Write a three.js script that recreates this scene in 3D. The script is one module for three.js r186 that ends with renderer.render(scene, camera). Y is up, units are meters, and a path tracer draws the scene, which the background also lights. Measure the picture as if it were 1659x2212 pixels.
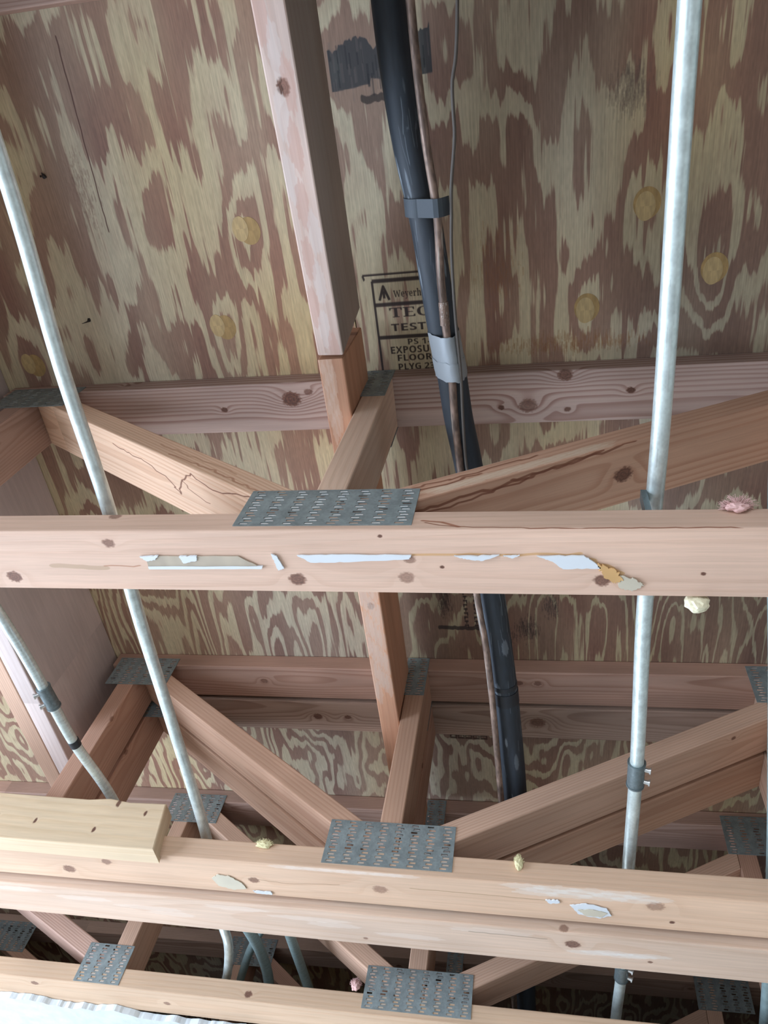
import * as THREE from 'three';
import { mergeGeometries } from 'three/addons/utils/BufferGeometryUtils.js';
import { RectAreaLightUniformsLib } from 'three/addons/lights/RectAreaLightUniformsLib.js';

// ---------------------------------------------------------------- camera, light, exposure
const EYE = 1.70;                       // eye height above the floor; X right, Y above the eye, D forward (= -z)
const scene = new THREE.Scene();
scene.background = new THREE.Color(0xbfd0d8);
const camera = new THREE.PerspectiveCamera(68.68, 1659 / 2212, 0.02, 50);
camera.position.set(0, EYE, 0);
camera.up.set(0.0147, 0.52658, 0.85);
camera.lookAt(-0.203308, EYE + 0.833906, -0.513095);
const renderer = new THREE.WebGLRenderer({ antialias: true });
renderer.toneMapping = THREE.LinearToneMapping;
renderer.toneMappingExposure = 0.60;
renderer.shadowMap.enabled = true;
RectAreaLightUniformsLib.init();
const ROOM = { x0: -2.6, x1: 2.8, d0: -2.4, d1: 3.6 };
function skyOrFillLight(color, intensity, w, h, pos, target) {
  const l = new THREE.RectAreaLight(color, intensity, w, h);
  l.position.set(...pos); l.lookAt(...target); scene.add(l);
  return l;
}
const WIN = [  // wall, centre along wall, sill height, width, height
  { wall: 'left', c: 0.7, y0: 0.75, w: 2.2, h: 1.35 },
  { wall: 'front', c: -1.6, y0: 0.75, w: 1.5, h: 1.35 },
  { wall: 'back', c: -0.8, y0: 0.75, w: 2.0, h: 1.35 },  // unseen window, added behind the viewer for fill
];
skyOrFillLight(0xd8e8ff, 26, 2.2, 1.35, [ROOM.x0 + 0.03, 0.75 + 0.675, -0.7], [0, 1.425, -0.7]);
skyOrFillLight(0xf2f6ff, 7, 1.5, 1.35, [-1.6, 1.425, -ROOM.d1 + 0.03], [-1.6, 1.425, 0]);
skyOrFillLight(0xf4f6ff, 6, 2.0, 1.35, [-0.8, 1.425, -ROOM.d0 - 0.03], [-0.8, 1.425, 0]);  // fill light standing in the added back window

// ---------------------------------------------------------------- helpers
function rng(seed) { let s = seed >>> 0 || 1; return () => { s = (s + 0x6D2B79F5) | 0; let t = Math.imul(s ^ (s >>> 15), 1 | s); t = (t + Math.imul(t ^ (t >>> 7), 61 | t)) ^ t; return ((t ^ (t >>> 14)) >>> 0) / 4294967296; }; }
const PERM = new Float32Array(65536); { const r = rng(99); for (let i = 0; i < 65536; i++) PERM[i] = r(); }
function vn(x, y) {                     // value noise 0..1
  const xi = Math.floor(x), yi = Math.floor(y); let fx = x - xi, fy = y - yi;
  fx = fx * fx * (3 - 2 * fx); fy = fy * fy * (3 - 2 * fy);
  const a = (xi & 255) | ((yi & 255) << 8), b = ((xi + 1) & 255) | ((yi & 255) << 8), c = (xi & 255) | (((yi + 1) & 255) << 8), d = ((xi + 1) & 255) | (((yi + 1) & 255) << 8);
  const p = PERM[a] + (PERM[b] - PERM[a]) * fx, q = PERM[c] + (PERM[d] - PERM[c]) * fx;
  return p + (q - p) * fy;
}
const sst = (a, b, x) => { const t = Math.min(1, Math.max(0, (x - a) / (b - a))); return t * t * (3 - 2 * t); };
const taken = new Map();
function numbered(n) { const k = taken.get(n) || 0; taken.set(n, k + 1); return k ? n + '_' + String(k).padStart(3, '0') : n; }
function shade(o) { o.traverse((m) => { if (m.isMesh) { m.castShadow = true; m.receiveShadow = true; } }); return o; }
function tag(o, label, category, group, kind) {
  if (label) o.userData.label = label;
  if (category) o.userData.category = category;
  if (group) o.userData.group = group;
  if (kind) o.userData.kind = kind;
  return o;
}
function thing(name, label, category, pos = [0, 0, 0], group) { const g = new THREE.Group(); g.name = numbered(name); g.position.set(...pos); scene.add(g); return tag(g, label, category, group); }
function part(name, geo, mat, parent) { const m = new THREE.Mesh(geo, mat); m.name = name; m.castShadow = m.receiveShadow = true; parent.add(m); return m; }
function solo(name, geo, mat, label, category, group, pos) { const m = part(numbered(name), geo, mat, scene); if (pos) m.position.set(...pos); return tag(m, label, category, group); }
function canvasTex(w, h, fill, draw) {
  const cv = document.createElement('canvas'); cv.width = w; cv.height = h; const ctx = cv.getContext('2d');
  const im = ctx.createImageData(w, h), d = im.data, o = [0, 0, 0];
  for (let j = 0; j < h; j++) for (let i = 0; i < w; i++) { fill(i / w, 1 - j / h, o); const k = (j * w + i) * 4; d[k] = o[0]; d[k + 1] = o[1]; d[k + 2] = o[2]; d[k + 3] = 255; }
  ctx.putImageData(im, 0, 0);
  if (draw) draw(ctx, w, h);
  const t = new THREE.CanvasTexture(cv); t.colorSpace = THREE.SRGBColorSpace; t.wrapS = t.wrapT = THREE.RepeatWrapping; t.magFilter = THREE.LinearFilter; t.anisotropy = 8;
  return t;
}
const boxAt = (x0, x1, y0, y1, d0, d1) => { const g = new THREE.BoxGeometry(x1 - x0, y1 - y0, d1 - d0); g.translate((x0 + x1) / 2, (y0 + y1) / 2, -(d0 + d1) / 2); return g; };

// ---------------------------------------------------------------- lumber
const T = 0.0381, W = 0.0889, LEN = 2.4, PERI = 2 * (T + W);
const HB = 0.6844, HT = 1.1386, PL = 1.1767;      // undersides of bottom chord, top chord and of the plywood, above the eye
const FACE0 = { near: 0, bottom: T, far: T + W, top: 2 * T + W };
// wood whose growth rings run through the piece; u along the grain in metres, v round the four faces
function woodTex(seed, o) {
  const r = rng(seed), sp = o.sp || 0.0042, con = o.con ?? 0.5, y0 = o.y0 ?? (-0.02 - r() * 0.06), z0 = o.z0 ?? (0.02 + r() * 0.05);
  const L = o.light, K = o.dark, sx = r() * 200, sy = r() * 200, t1 = (r() - 0.5) * 0.02, wob = o.wob ?? 0.012;
  const knots = (o.knots || []).map(([u, f, s, rad, dk = 0.75]) => ({ u, v: FACE0[f] + s, r: rad, k: dk }));
  for (let i = 0; i < (o.extra ?? 5); i++) knots.push({ u: r() * LEN, v: r() * PERI, r: 0.003 + r() * 0.004, k: 0.35 + r() * 0.3 });
  const tint = o.blotch ?? 0.1;
  return canvasTex(2048, 512, (uu, vv, c) => {
    const u = uu * LEN, v = vv * PERI;
    let y, z;
    if (v < T) { y = T - v; z = 0; } else if (v < T + W) { y = 0; z = v - T; } else if (v < 2 * T + W) { y = v - T - W; z = W; } else { y = T; z = W - (v - 2 * T - W); }
    const wy = (vn(u * 1.6 + sx, 3.3 + sy) - 0.5) * wob * 2 + (vn(u * 6 + sx, 9.1) - 0.5) * wob * 0.35 + t1 * (u - 1.2), wz = (vn(u * 1.3 + sy, 7.7 + sx) - 0.5) * wob * 2;
    let R = Math.hypot(y - y0 + wy, z - z0 + wz) + (vn(u * 9 + sx, v * 90) - 0.5) * 0.0016;
    let kd = 0, kr = 0;
    for (const k of knots) {
      let du = Math.abs(u - k.u); if (du > LEN / 2) du = LEN - du;
      if (du > k.r * 9) continue;
      let dv = Math.abs(v - k.v); if (dv > PERI / 2) dv = PERI - dv;
      if (dv > k.r * 6) continue;
      const q = du * du * 0.35 + dv * dv, e = Math.exp(-q / (k.r * k.r * 3.2));
      R += k.r * 1.5 * e;
      const d = Math.hypot(du * 0.8, dv) + (vn(u * 500, v * 500) - 0.5) * k.r * 0.35;
      if (d < k.r * 1.25) { const w = 1 - sst(k.r * 0.8, k.r * 1.25, d); kd = Math.max(kd, w * k.k); kr = 0.5 + 0.5 * Math.sin(d / k.r * 16); }
    }
    const f = R / sp - Math.floor(R / sp);
    const late = sst(0.35, 0.9, f) * (1 - sst(0.93, 1, f));
    const fib = (vn(u * 40 + sx, v * 1700) - 0.5) * 0.045 + (vn(u * 8, v * 500 + sy) - 0.5) * 0.04;
    const bl = 1 + (vn(u * 2.5 + sx, v * 14 + sy) - 0.5) * tint + (vn(u * 11 + sy, v * 40) - 0.5) * tint * 0.5 + fib;
    const m = late * con * (0.55 + 0.7 * vn(u * 3 + sy, v * 30 + sx));
    for (let i = 0; i < 3; i++) {
      let x = (L[i] + (K[i] - L[i]) * m) * bl;
      if (kd) { const kc = [92, 58, 44][i] * (0.8 + 0.35 * kr); x += (kc - x) * kd; }
      c[i] = Math.max(0, Math.min(255, x));
    }
  }, o.marks && ((ctx, w, h) => o.marks(ctx, (u, f, s) => [u / LEN * w, (1 - (FACE0[f] + s) / PERI) * h])));
}
function stroke(ctx, pts, wpx, col, jitter = 0, seed = 5) {      // a crooked line, for bark edges, cracks and smears of old glue
  const r = rng(seed); ctx.strokeStyle = col; ctx.lineCap = 'round'; ctx.lineJoin = 'round'; ctx.lineWidth = wpx; ctx.beginPath();
  pts.forEach(([x, y], i) => {
    if (!i) { ctx.moveTo(x, y); return; }
    const [a, b] = pts[i - 1], n = Math.max(2, Math.round(Math.hypot(x - a, y - b) / 9));
    for (let k = 1; k <= n; k++) ctx.lineTo(a + (x - a) * k / n + (r() - 0.5) * jitter, b + (y - b) * k / n + (r() - 0.5) * jitter);
  });
  ctx.stroke();
}
function blob(ctx, x, y, rx, ry, col, seed = 3, rough = 0.35) {
  const r = rng(seed); ctx.fillStyle = col; ctx.beginPath();
  for (let k = 0; k < 40; k++) { const a = k / 40 * Math.PI * 2, q = 1 - rough / 2 + rough * r(); const px = x + Math.cos(a) * rx * q, py = y + Math.sin(a) * ry * q; k ? ctx.lineTo(px, py) : ctx.moveTo(px, py); }
  ctx.closePath(); ctx.fill();
}
const woodMat = (tex, color = 0xffffff, rough = 0.78) => new THREE.MeshStandardMaterial({ map: tex, color, roughness: rough, bumpMap: tex, bumpScale: 0.0004 });
// a piece of lumber: polygon in the (x, y) plane, near face at z = 0, far face at z = -depth; dir = grain direction
function lumber(poly, depth, dir, u0, c = 0.0022) {
  const s = new THREE.Shape(poly.map(([x, y]) => new THREE.Vector2(x, y)));
  const g = new THREE.ExtrudeGeometry(s, { depth: depth - 2 * c, bevelEnabled: true, bevelThickness: c, bevelSize: c, bevelOffset: -c, bevelSegments: 2, steps: 1 });
  g.translate(0, 0, -depth + c);
  const P = g.attributes.position, N = g.attributes.normal, UV = g.attributes.uv, px = -dir[1], py = dir[0];
  let b0 = Infinity; for (const [x, y] of poly) b0 = Math.min(b0, x * px + y * py);
  for (let i = 0; i < P.count; i++) {
    const x = P.getX(i), y = P.getY(i), z = P.getZ(i), a = x * dir[0] + y * dir[1], b = x * px + y * py - b0;
    const nw = N.getZ(i), na = N.getX(i) * dir[0] + N.getY(i) * dir[1], nb = N.getX(i) * px + N.getY(i) * py;
    const w = Math.min(W, Math.max(0, -z / depth * W)), bb = Math.min(T, Math.max(0, b));
    let u = (a - u0) / LEN, v;
    if (Math.abs(na) > 0.8) { u = (u0 + 0.02 * bb) / LEN; v = (T + w) / PERI; }
    else if (Math.abs(nw) >= Math.abs(nb)) v = (nw > 0 ? T - bb : T + W + bb) / PERI;
    else v = (nb < 0 ? T + w : 2 * T + W + (W - w)) / PERI;
    UV.setXY(i, u, v);
  }
  return g;
}
function clip(poly, nx, ny, k) {         // keep nx*x + ny*y <= k
  const out = [];
  poly.forEach((p, i) => {
    const q = poly[(i + 1) % poly.length], dp = nx * p[0] + ny * p[1] - k, dq = nx * q[0] + ny * q[1] - k;
    if (dp <= 0) out.push(p);
    if (dp * dq < 0) { const t = dp / (dp - dq); out.push([p[0] + (q[0] - p[0]) * t, p[1] + (q[1] - p[1]) * t]); }
  });
  return out;
}
const rect = (x0, x1, y0, y1) => [[x0, y0], [x1, y0], [x1, y1], [x0, y1]];

const U0 = -1.45;                        // texture u = 0 lies at this X on the chords
const uX = (X) => ((X - U0) % LEN + LEN) % LEN;
const PINE = { light: [210, 178, 156], dark: [180, 140, 116] };
const TX = {
  b1: woodTex(11, { ...PINE, con: 0.2, sp: 0.0085, y0: -0.05, z0: 0.05, extra: 2,
    knots: [[uX(-0.665), 'bottom', 0.070, 0.008], [uX(-0.514), 'bottom', 0.018, 0.006, 0.6], [uX(-0.283), 'bottom', 0.070, 0.008], [uX(-0.151), 'bottom', 0.066, 0.007, 0.45], [uX(0.066), 'bottom', 0.068, 0.007], [uX(-0.145), 'bottom', 0.041, 0.005, 0.45], [uX(-0.516), 'near', 0.005, 0.006, 0.5], [uX(-0.72), 'bottom', 0.012, 0.007, 0.5], [uX(-0.176), 'bottom', 0.009, 0.002, 0.9], [uX(0.169), 'bottom', 0.058, 0.002, 0.9], [uX(-0.109), 'bottom', 0.051, 0.002, 0.9]],
    marks: (ctx, at) => {
      stroke(ctx, [at(uX(-0.125), 'near', 0.024), at(uX(-0.10), 'near', 0.031), at(uX(-0.05), 'near', 0.035), at(uX(0.02), 'near', 0.0365), at(uX(0.2), 'near', 0.037)], 2.4, 'rgba(120,70,48,0.85)', 4, 3);
      stroke(ctx, [at(uX(-0.128), 'near', 0.02), at(uX(-0.105), 'near', 0.024), at(uX(-0.09), 'near', 0.032)], 5, 'rgba(140,84,60,0.7)', 7, 8);
      stroke(ctx, [at(uX(-0.6), 'bottom', 0.052), at(uX(-0.53), 'bottom', 0.056)], 13, 'rgba(178,150,124,0.8)', 5, 9);
      stroke(ctx, [at(uX(-0.53), 'bottom', 0.052), at(uX(-0.48), 'bottom', 0.052)], 3, 'rgba(160,112,84,0.7)', 4, 10);
      stroke(ctx, [at(uX(-0.14), 'bottom', 0.034), at(uX(0.04), 'bottom', 0.033)], 6, 'rgba(196,150,98,0.7)', 6, 11);
      stroke(ctx, [at(uX(0.04), 'bottom', 0.036), at(uX(0.085), 'bottom', 0.058)], 11, 'rgba(200,158,104,0.75)', 8, 12);
    } }),
  b2: woodTex(12, { light: [212, 180, 152], dark: [188, 146, 114], con: 0.17, sp: 0.009, y0: -0.07, z0: 0.03, extra: 3,
    knots: [[uX(-0.829), 'bottom', 0.06, 0.009, 0.6], [uX(-0.745), 'bottom', 0.03, 0.007, 0.5], [uX(-0.478), 'bottom', 0.048, 0.007, 0.6], [uX(-0.261), 'bottom', 0.045, 0.009, 0.4], [uX(0.159), 'bottom', 0.03, 0.010, 0.35], [uX(0.184), 'bottom', 0.068, 0.003, 0.9]],
    marks: (ctx, at) => {
      stroke(ctx, [at(uX(-0.47), 'bottom', 0.045), at(uX(-0.417), 'bottom', 0.05), at(uX(-0.33), 'bottom', 0.041)], 2.5, 'rgba(150,120,92,0.7)', 3, 3);
      stroke(ctx, [at(uX(-0.21), 'bottom', 0.035), at(uX(-0.1), 'bottom', 0.036), at(uX(0.0), 'bottom', 0.037)], 3.5, 'rgba(165,138,104,0.75)', 3, 4);
      const [x, y] = at(uX(-0.31), 'bottom', 0.0); for (let k = 0; k < 8; k++) blob(ctx, x - 90 + k * 24, y - 9, 24, 9, 'rgba(228,222,214,0.3)', 5 + k);
      const [x2, y2] = at(uX(0.05), 'bottom', 0.0); for (let k = 0; k < 12; k++) blob(ctx, x2 - 70 + k * 14, y2 - 12 - 14 * ((k * 5) % 3), 30, 15, 'rgba(226,226,222,0.28)', 7 + k);
    } }),
  b2b: woodTex(13, { light: [208, 182, 160], dark: [182, 142, 112], con: 0.2, sp: 0.008, extra: 4, knots: [[uX(0.04), 'bottom', 0.03, 0.009, 0.75], [uX(0.157), 'bottom', 0.06, 0.003, 0.7], [uX(-0.3), 'bottom', 0.07, 0.003, 0.5]],
    marks: (ctx, at) => {
      for (let k = 0; k < 9; k++) { const [x, y] = at(uX(-0.95 + k * 0.1 + 0.03 * (k % 3)), 'bottom', 0.015 + 0.012 * (k % 4)); blob(ctx, x, y, 40 + 9 * (k % 3), 14, 'rgba(226,216,206,0.3)', 20 + k); }
      const [x, y] = at(uX(0.11), 'bottom', 0.05); for (let k = 0; k < 6; k++) blob(ctx, x - 40 + k * 16, y + 6 * (k % 3), 26, 12, 'rgba(224,224,222,0.3)', 40 + k);
      stroke(ctx, [at(uX(-0.12), 'bottom', 0.02), at(uX(0.0), 'bottom', 0.022)], 5, 'rgba(150,132,112,0.6)', 3, 12);
    } }),
  b3: woodTex(14, { light: [208, 178, 148], dark: [182, 140, 106], con: 0.22, sp: 0.008, extra: 3, knots: [[uX(-1.076), 'bottom', 0.02, 0.007, 0.6], [uX(-0.773), 'bottom', 0.045, 0.006, 0.5], [uX(-0.586), 'near', 0.025, 0.006, 0.8]] }),
  t1: woodTex(15, { light: [184, 160, 148], dark: [126, 88, 76], con: 0.6, sp: 0.0058, y0: -0.035, z0: 0.075, wob: 0.009, extra: 3, blotch: 0.16,
    knots: [[uX(-0.411), 'bottom', 0.030, 0.0125, 0.9], [uX(-0.536), 'bottom', 0.045, 0.0045, 0.95], [uX(0.042), 'bottom', 0.008, 0.009, 0.75], [uX(-0.016), 'bottom', 0.058, 0.011, 0.55], [uX(0.142), 'bottom', 0.038, 0.005, 0.9], [uX(-0.059), 'bottom', 0.06, 0.004, 0.9], [uX(0.046), 'bottom', 0.067, 0.004, 0.7]] }),
  t2: woodTex(16, { light: [186, 150, 130], dark: [140, 96, 76], con: 0.45, extra: 5, blotch: 0.2, knots: [[uX(-0.047), 'bottom', 0.03, 0.006], [uX(-0.01), 'bottom', 0.03, 0.006, 0.6], [uX(-0.601), 'bottom', 0.04, 0.006, 0.5]] }),
  t2b: woodTex(17, { light: [176, 150, 132], dark: [126, 96, 80], con: 0.5, extra: 5, blotch: 0.24, knots: [[uX(-0.496), 'bottom', 0.045, 0.008], [uX(-0.426), 'bottom', 0.045, 0.006], [uX(-0.012), 'bottom', 0.042, 0.012, 0.6]] }),
  dl: woodTex(18, { light: [222, 186, 156], dark: [186, 136, 104], con: 0.4, extra: 3,
    marks: (ctx, at) => {      // bark left along the edge of the left brace
      stroke(ctx, [at(0.2, 'bottom', 0.02), at(0.3, 'bottom', 0.028), at(0.36, 'bottom', 0.042), at(0.375, 'bottom', 0.058), at(0.39, 'bottom', 0.03), at(0.42, 'bottom', 0.012), at(0.47, 'bottom', 0.022), at(0.56, 'bottom', 0.005)], 3, 'rgba(104,62,44,0.8)', 9, 3);
      stroke(ctx, [at(0.39, 'bottom', 0.03), at(0.42, 'bottom', 0.045), at(0.45, 'bottom', 0.05)], 2.5, 'rgba(112,70,50,0.7)', 9, 4);
      stroke(ctx, [at(0.36, 'near', 0.03), at(0.46, 'near', 0.024), at(0.58, 'near', 0.03)], 5, 'rgba(150,100,72,0.55)', 9, 5);
      stroke(ctx, [at(0.32, 'near', 0.018), at(0.5, 'near', 0.014)], 6, 'rgba(160,114,86,0.4)', 8, 6);
    } }),
  dr: woodTex(19, { light: [198, 158, 132], dark: [168, 120, 94], con: 0.42, sp: 0.007, extra: 3, knots: [[1.086, 'bottom', 0.045, 0.010, 0.8], [0.80, 'near', 0.012, 0.005, 0.9]],
    marks: (ctx, at) => {      // waney edge with bark and bare pale sapwood on the right brace
      for (let k = 0; k < 34; k++) { const [x, y] = at(0.83 + 0.24 * k / 34, 'near', 0.024 + 0.012 * ((k * 7) % 5) / 5); blob(ctx, x, y, 16, 7, 'rgba(214,196,172,0.42)', k); }
      for (const [a, b, f, s0, s1, w, j, sd] of [[0.77, 1.05, 'bottom', 0.016, 0.003, 7, 10, 3], [0.78, 0.95, 'bottom', 0.024, 0.012, 5, 10, 4], [0.79, 0.98, 'near', 0.008, 0.012, 5, 9, 6], [0.93, 1.1, 'bottom', 0.008, 0.001, 6, 9, 7], [0.8, 0.9, 'near', 0.018, 0.016, 6, 9, 8]]) stroke(ctx, [at(a, f, s0), at((a + b) / 2, f, (s0 + s1) / 2 + 0.003), at(b, f, s1)], w, 'rgba(116,68,48,0.72)', j, sd);
    } }),
  vm: woodTex(28, { light: [216, 186, 162], dark: [186, 146, 118], con: 0.25, sp: 0.008, extra: 2, knots: [[0.975, 'near', 0.016, 0.006, 0.7]] }),
  g0: woodTex(20, { light: [206, 172, 148], dark: [176, 134, 108], con: 0.42 }),
  g1: woodTex(21, { light: [198, 160, 134], dark: [164, 118, 92], con: 0.3, sp: 0.006 }),
  g2: woodTex(22, { light: [184, 146, 124], dark: [150, 106, 86], con: 0.35, blotch: 0.18 }),
  g3: woodTex(23, { light: [182, 152, 136], dark: [140, 104, 88], con: 0.45, blotch: 0.2 }),
  sb: woodTex(24, { light: [212, 190, 178], dark: [184, 146, 128], con: 0.22, sp: 0.009, extra: 0, blotch: 0.22, knots: [[0.32, 'near', 0.02, 0.007, 0.9]], marks: (ctx, at) => { const [x0, y0] = at(0, 'bottom', 0), [x1, y1] = at(LEN, 'bottom', W); ctx.fillStyle = 'rgba(122,116,104,0.42)'; ctx.fillRect(x0, Math.min(y0, y1), x1, Math.abs(y1 - y0)); for (let k = 0; k < 14; k++) { const [x, y] = at(0.25 + k * 0.034, 'near', 0.008 + 0.023 * ((k * 7) % 5) / 5); blob(ctx, x, y, 26, 16, k % 2 ? 'rgba(226,216,210,0.4)' : 'rgba(206,160,146,0.4)', k); } } }),  // grey wash on the right side face: greyed wood plus painted-in shade
  sbr: woodTex(25, { light: [198, 150, 120], dark: [160, 106, 80], con: 0.2, sp: 0.009, extra: 2, blotch: 0.25, knots: [[1.55, 'near', 0.02, 0.006, 0.5]], marks: (ctx, at) => { for (let k = 0; k < 46; k++) { const [x, y] = at(1.30 + 0.47 * k / 46, 'near', 0.003 + 0.033 * ((k * 13) % 11) / 11); blob(ctx, x, y, 24, 14, 'rgba(216,200,186,0.34)', k); } for (let k = 0; k < 14; k++) { const [x, y] = at(1.10 + 0.12 * k / 14, 'near', 0.004 + 0.018 * ((k * 5) % 7) / 7); blob(ctx, x, y, 20, 9, 'rgba(214,190,172,0.4)', k + 60); } } }),
  blk: woodTex(26, { light: [204, 190, 184], dark: [182, 162, 154], con: 0.25, sp: 0.011, y0: -0.2, extra: 0, blotch: 0.2 }),
  scrap: woodTex(27, { light: [212, 190, 158], dark: [194, 162, 122], con: 0.25, sp: 0.007, extra: 0, knots: [[0.1, 'near', 0.022, 0.0022, 0.9], [0.22, 'near', 0.026, 0.0022, 0.9], [0.30, 'near', 0.010, 0.002, 0.9], [0.02, 'near', 0.02, 0.0024, 0.8], [0.24, 'near', 0.003, 0.003, 0.8]] }),
};
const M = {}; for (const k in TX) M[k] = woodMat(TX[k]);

// ---------------------------------------------------------------- metals, plastics and the rest
function mottle(seed, w, h, base, amp, sx, sy, draw) { return canvasTex(w, h, (u, v, c) => { const n = (vn(u * sx + seed, v * sy) - 0.5) * amp + (vn(u * sx * 4, v * sy * 4 + seed) - 0.5) * amp * 0.6; for (let i = 0; i < 3; i++) c[i] = Math.max(0, Math.min(255, base[i] * (1 + n))); }, draw); }
const plateTex = mottle(3, 512, 256, [178, 186, 186], 0.16, 26, 13);
const emtTex = mottle(7, 2048, 128, [216, 230, 228], 0.12, 300, 8, (ctx, w, h) => { const r = rng(4); for (let k = 0; k < 200; k++) { ctx.fillStyle = r() < 0.5 ? 'rgba(140,150,150,0.25)' : 'rgba(240,245,245,0.4)'; ctx.fillRect(r() * w, r() * h, 3 + r() * 16, 1 + r() * 2.5); } });
const copperTex = mottle(9, 1024, 64, [132, 112, 100], 0.5, 120, 4, (ctx, w, h) => { const r = rng(6); for (let k = 0; k < 90; k++) blob(ctx, r() * w, r() * h, 3 + r() * 16, 1 + r() * 4, r() < 0.4 ? 'rgba(205,205,196,0.6)' : 'rgba(70,56,50,0.5)', k); });
const foamTex = mottle(12, 1024, 256, [46, 54, 62], 0.25, 40, 10, (ctx, w, h) => {   // white paint and dust stuck to the black pipe
  const r = rng(8); for (const [a, b, n, s] of [[0.215, 0.315, 90, 3.2], [0.49, 0.60, 55, 5.5], [0.6, 0.68, 14, 4]]) for (let k = 0; k < n; k++) { const x = (a + (b - a) * r()) * w, y = r() * h; ctx.globalAlpha = 0.2 + 0.4 * r(); if (r() < 0.4) blob(ctx, x, y, 2 + r() * s * 2, 1.5 + r() * s * 2, '#aeb9c0', k); else stroke(ctx, [[x, y], [x + 6 + r() * 22, y + (r() - 0.5) * 16]], 0.8 + r() * 1.6, '#a9b4ba', 4, k); }
  ctx.globalAlpha = 1;
});
const MET = {
  plate: new THREE.MeshStandardMaterial({ map: plateTex, color: 0xc6cccc, metalness: 0.3, roughness: 0.55 }),
  tooth: new THREE.MeshStandardMaterial({ color: 0xccd0ce, metalness: 0.35, roughness: 0.4 }),
  emt: new THREE.MeshStandardMaterial({ map: emtTex, metalness: 0.6, roughness: 0.4, bumpMap: emtTex, bumpScale: 0.0002 }),
  emtDull: new THREE.MeshStandardMaterial({ map: emtTex, color: 0xb4c2c4, metalness: 0.4, roughness: 0.45 }),
  cast: new THREE.MeshStandardMaterial({ map: plateTex, color: 0xaab4b8, metalness: 0.6, roughness: 0.42 }),
  screw: new THREE.MeshStandardMaterial({ color: 0xd4d8d8, metalness: 0.8, roughness: 0.3 }),
  copper: new THREE.MeshStandardMaterial({ map: copperTex, metalness: 0.35, roughness: 0.55 }),
  foam: new THREE.MeshStandardMaterial({ map: foamTex, roughness: 0.62 }),
  cable: new THREE.MeshStandardMaterial({ color: 0x5c5650, roughness: 0.7 }),
  tape: new THREE.MeshStandardMaterial({ color: 0x9ba3a8, roughness: 0.45, metalness: 0.15 }),
  blackTape: new THREE.MeshStandardMaterial({ color: 0x24292f, roughness: 0.5 }),
  strap: new THREE.MeshStandardMaterial({ color: 0x444c53, roughness: 0.65, metalness: 0.1 }),
};

// ---------------------------------------------------------------- plywood overhead
const SHEETS = [];
function plyTex(seed, o) {
  const sx = seed * 17.3, LX = 1.22, LD = 2.44, plugs = o.plugs || [];
  return canvasTex(2048, 2048, (uu, vv, c) => {
    const x = uu * LX, d = vv * LD, X = o.x0 + x, DD = o.d0 + d;
    const wx = x + (vn(x * 4 + sx, d * 2.2) - 0.5) * 0.05;
    const dn = o.tight && DD > 0.62 ? d - (DD - 0.62) * 0.55 : d;
    let h = 1.5 * vn(wx * 3.6 + sx, dn * 1.6 + sx) + 1.35 * vn(wx * 11 + sx, dn * 4.0) + 0.85 * vn(wx * 26, dn * 9 + sx) + 0.26 * vn(wx * 62, dn * 22);
    const bands = (o.bands || 1.35) * (1 + (o.tight || 0) * sst(0.65, 1.0, DD));
    let jag = (vn(x * 190 + sx, d * 9) - 0.5) * 0.30 + (vn(x * 420, d * 16 + sx) - 0.5) * 0.16 + (vn(x * 900, d * 30) - 0.5) * 0.08;
    for (const [px, pd] of plugs) { const dx = X - px, dd = DD - pd - 0.012; if (Math.abs(dx) < 0.12 && Math.abs(dd) < 0.3) h += 0.9 * Math.exp(-(dx * dx) / 0.0011 - (dd * dd) / 0.006); }
    const val = h * bands + jag * (o.calm || 1) * (0.6 + 0.8 * vn(x * 5, d * 3 + sx)), f = val - Math.floor(val);
    const soak = o.soak ? o.soak(X, DD) : 0, e0 = 0.40 - 0.2 * soak; let dk = sst(e0, e0 + 0.07, f) * (1 - sst(0.90 + 0.04 * soak, 0.97 + 0.02 * soak, f));
    dk = dk * (0.62 + 0.55 * vn(x * 24 + sx, d * 6)) + 0.16 * sst(0.05, 0.4, f);
    const fine = (vn(x * 1300, d * 26 + sx) - 0.5) * 0.14 + (vn(x * 500 + sx, d * 130) - 0.5) * 0.07;
    const warm = vn(x * 7 + sx, d * 3 + 4), old = vn(x * 3.2 + 8, d * 2.1 + sx);
    const L = [198 + 6 * warm, 189 - 6 * warm, 166 - 28 * warm], K = [152 + 12 * warm, 129 - 4 * warm, 114 - 16 * warm];
    const b = (1 + fine) * (1.04 - 0.16 * old) * (1 - 0.2 * soak * (0.6 + 0.8 * vn(x * 18 + sx, d * 6)));
    for (let i = 0; i < 3; i++) c[i] = Math.max(0, Math.min(255, (L[i] + (K[i] - L[i]) * dk) * b));
  }, (ctx, w, h) => o.ink && o.ink(ctx, (X, D) => [(X - o.x0) / LX * w, (1 - (D - o.d0) / LD) * h], w / LX, h / LD));
}
function dapple(ctx, at, X, D, rx, rd, col, n, seed) { const r = rng(seed); for (let k = 0; k < n; k++) { const a = r() * 6.283, q = Math.sqrt(r()) * (0.4 + 0.6 * r()); const [x, y] = at(X + Math.cos(a) * rx * q, D + Math.sin(a) * rd * q); ctx.fillStyle = col; ctx.fillRect(x, y, 1 + r() * 3, 2 + r() * 12); } }
const plugA = [[-0.447, 0.203], [-0.523, 0.353], [-0.904, 0.399]], plugB = [[0.147, 0.217], [0.067, 0.361], [0.246, 0.315]];
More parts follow.
